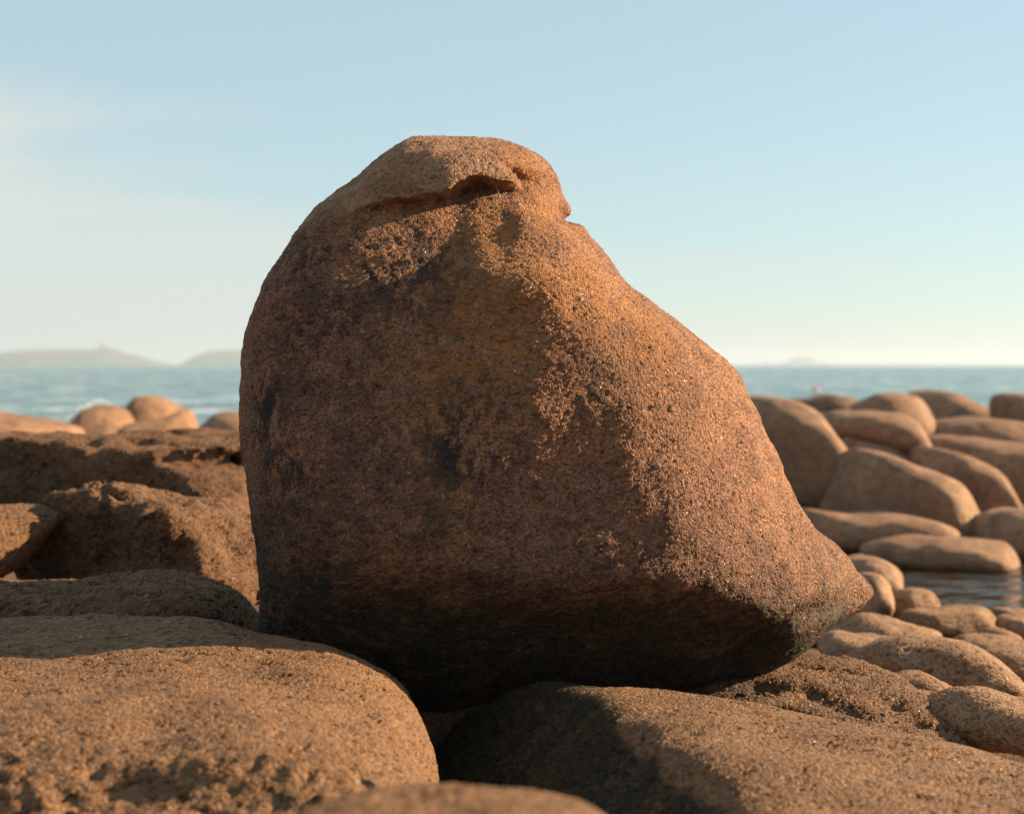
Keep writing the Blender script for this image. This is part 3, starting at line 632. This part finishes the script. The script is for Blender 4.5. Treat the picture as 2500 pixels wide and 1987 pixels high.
SG = 'shore rocks right of the boulder'
z4 = lambda pts: [(1780 + .401 * a, 1300 + .401 * b) for a, b in pts]
rk('rock', 'sunlit rock behind the nose of the boulder at the pool edge', z4([(700, 200), (780, 158), (900, 160), (1000, 200), (1040, 240), (1042, 300), (1020, 345), (940, 360), (760, 340)]), 10.2, .35, tilt=(0, .4), seed=51)
rk('rock', 'rounded rock touching the tip of the boulder nose', z4([(760, 300), (840, 252), (920, 258), (980, 298), (1000, 350), (985, 430), (945, 500), (900, 530), (800, 520), (740, 420)]), 9.2, .32, seed=52)
rk('rock', 'squarish speckled rock standing at the near edge of the pool', z4([(935, 470), (985, 400), (1040, 366), (1100, 345), (1200, 343), (1262, 378), (1283, 430), (1280, 500), (1150, 540), (960, 545)]), 9.35, .22, M_SHORE, k=2.2, seed=53)
rk('rock', 'sausage shaped rock lying across the shore in front of the pool', z4([(1030, 500), (1100, 478), (1200, 470), (1400, 455), (1500, 453), (1600, 478), (1638, 520), (1632, 570), (1580, 612), (1450, 637), (1370, 642), (1290, 620), (1150, 600), (1040, 560)]), 8.9, .24, M_SHORE, k=1.7, seed=54, sub=2)
rk('rock', 'small stone by the pool at the right edge, upper of two', z4([(1610, 480), (1660, 462), (1720, 470), (1790, 465), (1850, 490), (1850, 530), (1720, 535), (1620, 520)]), 9.3, .16, seed=55)
rk('rock', 'small stone by the pool at the right edge, lower of two', z4([(1625, 560), (1660, 520), (1720, 505), (1790, 510), (1850, 550), (1830, 610), (1720, 625), (1640, 605)]), 8.9, .18, seed=56)
rk('rock', 'flat little stone to the right of the sausage shaped rock', z4([(1540, 645), (1570, 605), (1620, 588), (1690, 592), (1748, 618), (1790, 640), (1750, 670), (1620, 680)]), 8.3, .2, M_SHORE, seed=57)
rk('rock', 'smooth pale ledge rock just right of the underside of the nose', z4([(640, 640), (720, 590), (850, 530), (1000, 540), (1150, 568), (1280, 598), (1345, 645), (1200, 690), (900, 700), (680, 700)]), 8.2, .32, M_SHORE, k=1.7, tilt=(-.15, .2), seed=58)
rk('rock_slab', 'flat sunlit slab between the pale ledge and the under-nose rock', z4([(560, 740), (620, 680), (700, 645), (900, 648), (1100, 662), (1160, 700), (1050, 780), (850, 800), (650, 800)]), 7.5, .35, M_SHORE, k=1.7, tilt=(-.1, .35), seed=59)
rk('rock', 'large hump backed rock with brown shaded front at the right edge', z4([(690, 800), (780, 770), (860, 755), (950, 715), (1100, 668), (1250, 645), (1380, 648), (1480, 670), (1580, 728), (1660, 800), (1740, 890), (1800, 980), (1790, 1060), (1600, 1050), (1400, 1030), (1150, 960), (900, 900), (740, 860)]),
   6.9, .32, M_SHORE, k=1.8, tilt=(-.4, .10), seed=60, h=0.02, sub=2, brush=lambda r: r.groove([(2240, 1600), (2320, 1625), (2420, 1655)], .05, .04, True, 4, 9))
rk('rock_slab', 'stepped flat rock at the right edge behind the hump backed rock, farther step', z4([(1400, 690), (1480, 655), (1600, 650), (1750, 660), (1900, 690), (1900, 780), (1700, 790), (1480, 770)]), 7.9, .3, M_SHORE, tilt=(-.1, .25), seed=61)
rk('rock_slab', 'stepped flat rock at the right edge behind the hump backed rock, nearer step', z4([(1560, 760), (1640, 725), (1760, 720), (1900, 750), (1930, 880), (1780, 920), (1640, 860)]), 7.3, .25, M_SHORE, tilt=(-.1, .2), seed=62)
rk('rock', 'small rounded rock in front of the hump backed rock', z4([(980, 950), (1030, 912), (1100, 886), (1200, 878), (1300, 906), (1400, 966), (1470, 1010), (1440, 1080), (1250, 1090), (1060, 1040)]), 6.1, .25, M_SHORE, k=1.7, tilt=(-.25, .1), seed=63, h=.014, sub=2)
rk('rock', 'low rock with grey shaded front at the lower right edge', z4([(1200, 1120), (1290, 1060), (1400, 1020), (1480, 985), (1600, 975), (1740, 1000), (1880, 1040), (1900, 1200), (1750, 1290), (1450, 1260), (1250, 1220)]), 5.5, .28, M_SHORE, k=1.9, tilt=(-.6, .15), seed=64, h=.018, sub=2)
rk('rock', 'flattish rock between the small rounded rock and the under-nose rock', z4([(1050, 1060), (1120, 1010), (1250, 1000), (1400, 1030), (1450, 1090), (1350, 1180), (1150, 1150)]), 5.75, .25, M_SHORE, tilt=(-.1, .25), seed=65, h=.014, sub=2)
# ------------------------------------------------------------------ small things
BW = MB('white_water'); BW.ln((0.8, 0.82, 0.82, 1), BW.b.inputs['Base Color']); BW.b.inputs['Roughness'].default_value = 0.4
rg = np.random.default_rng(5); ov = np.array([(1, 0, 0), (-1, 0, 0), (0, 1, 0), (0, -1, 0), (0, 0, 1), (0, 0, -1)], float)
of = np.array([(0, 2, 4), (2, 1, 4), (1, 3, 4), (3, 0, 4), (2, 0, 5), (1, 2, 5), (3, 1, 5), (0, 3, 5)])
vs, fs = [], []
for k in range(170):
    t = rg.uniform(); px = 240 + rg.normal() * 40; top = 978 + ((px - 240) / 60) ** 2 * 22
    p = np.array(PX(px, top + abs(rg.normal()) * 12, 30 + rg.normal() * .5)); r = 0.008 + 0.022 * rg.uniform() ** 3
    fs.append(of + 6 * k); vs.append(ov * r + p)
vs = np.concatenate(vs); org = np.array([vs[:, 0].mean(), vs[:, 1].mean(), 0]); me = mesh_from('sea_spray', vs - org, np.concatenate(fs)); me.materials.append(BW.m)
o = bpy.data.objects.new('sea_spray', me); COL.objects.link(o); o.location = org
tag(o, 'white burst of sea spray behind the distant rock pile at left', 'sea spray', kind='stuff')
BR = MB('buoy_red'); BR.ln((0.55, 0.06, 0.04, 1), BR.b.inputs['Base Color']); BR.b.inputs['Roughness'].default_value = 0.4
bx, by, _ = PX(1990, 955, 130)
o = lathe('buoy', [(0.005, -.25), (.12, -.22), (.24, -.05), (.26, .08), (.2, .22), (.08, .30), (.05, .42), (.06, .46), (.005, .48)], 14, BR.m, (bx, by, 0))
tag(o, 'tiny red buoy floating on the sea above the right rock pile', 'buoy')
BS = MB('dry_stalk'); BS.ln((0.24, 0.17, 0.08, 1), BS.b.inputs['Base Color'])
def stalk(pix, v, L_, label):
    c = big.hit([pix], 4, 9)[0]
    if c is None: return
    vs, q, n = [], [], 5; v = np.array(v, float); v /= np.linalg.norm(v)
    for i in range(7):
        t = i / 6; ctr = v * L_ * t + np.array([.25, 0, -.35]) * L_ * t * t * .5; r = .0022 * (1 - .7 * t)
        vs += [ctr + r * np.array([math.cos(a), math.sin(a), 0]) for a in np.arange(n) * 2 * math.pi / n]
    for i in range(6):
        q += [(i * n + k, i * n + (k + 1) % n, (i + 1) * n + (k + 1) % n, (i + 1) * n + k) for k in range(n)]
    me = mesh_from('dry_stalk', np.array(vs), np.array(q)); me.materials.append(BS.m)
    o = bpy.data.objects.new('dry_stalk', me); COL.objects.link(o); o.location = c + np.array([0, .01, 0]); tag(o, label, 'plant')
stalk((1222, 488), (-.35, -.5, .9), .10, 'thin dry stalk sprouting under the beak of the boulder cap')
print('TRIS', TRIS[0])
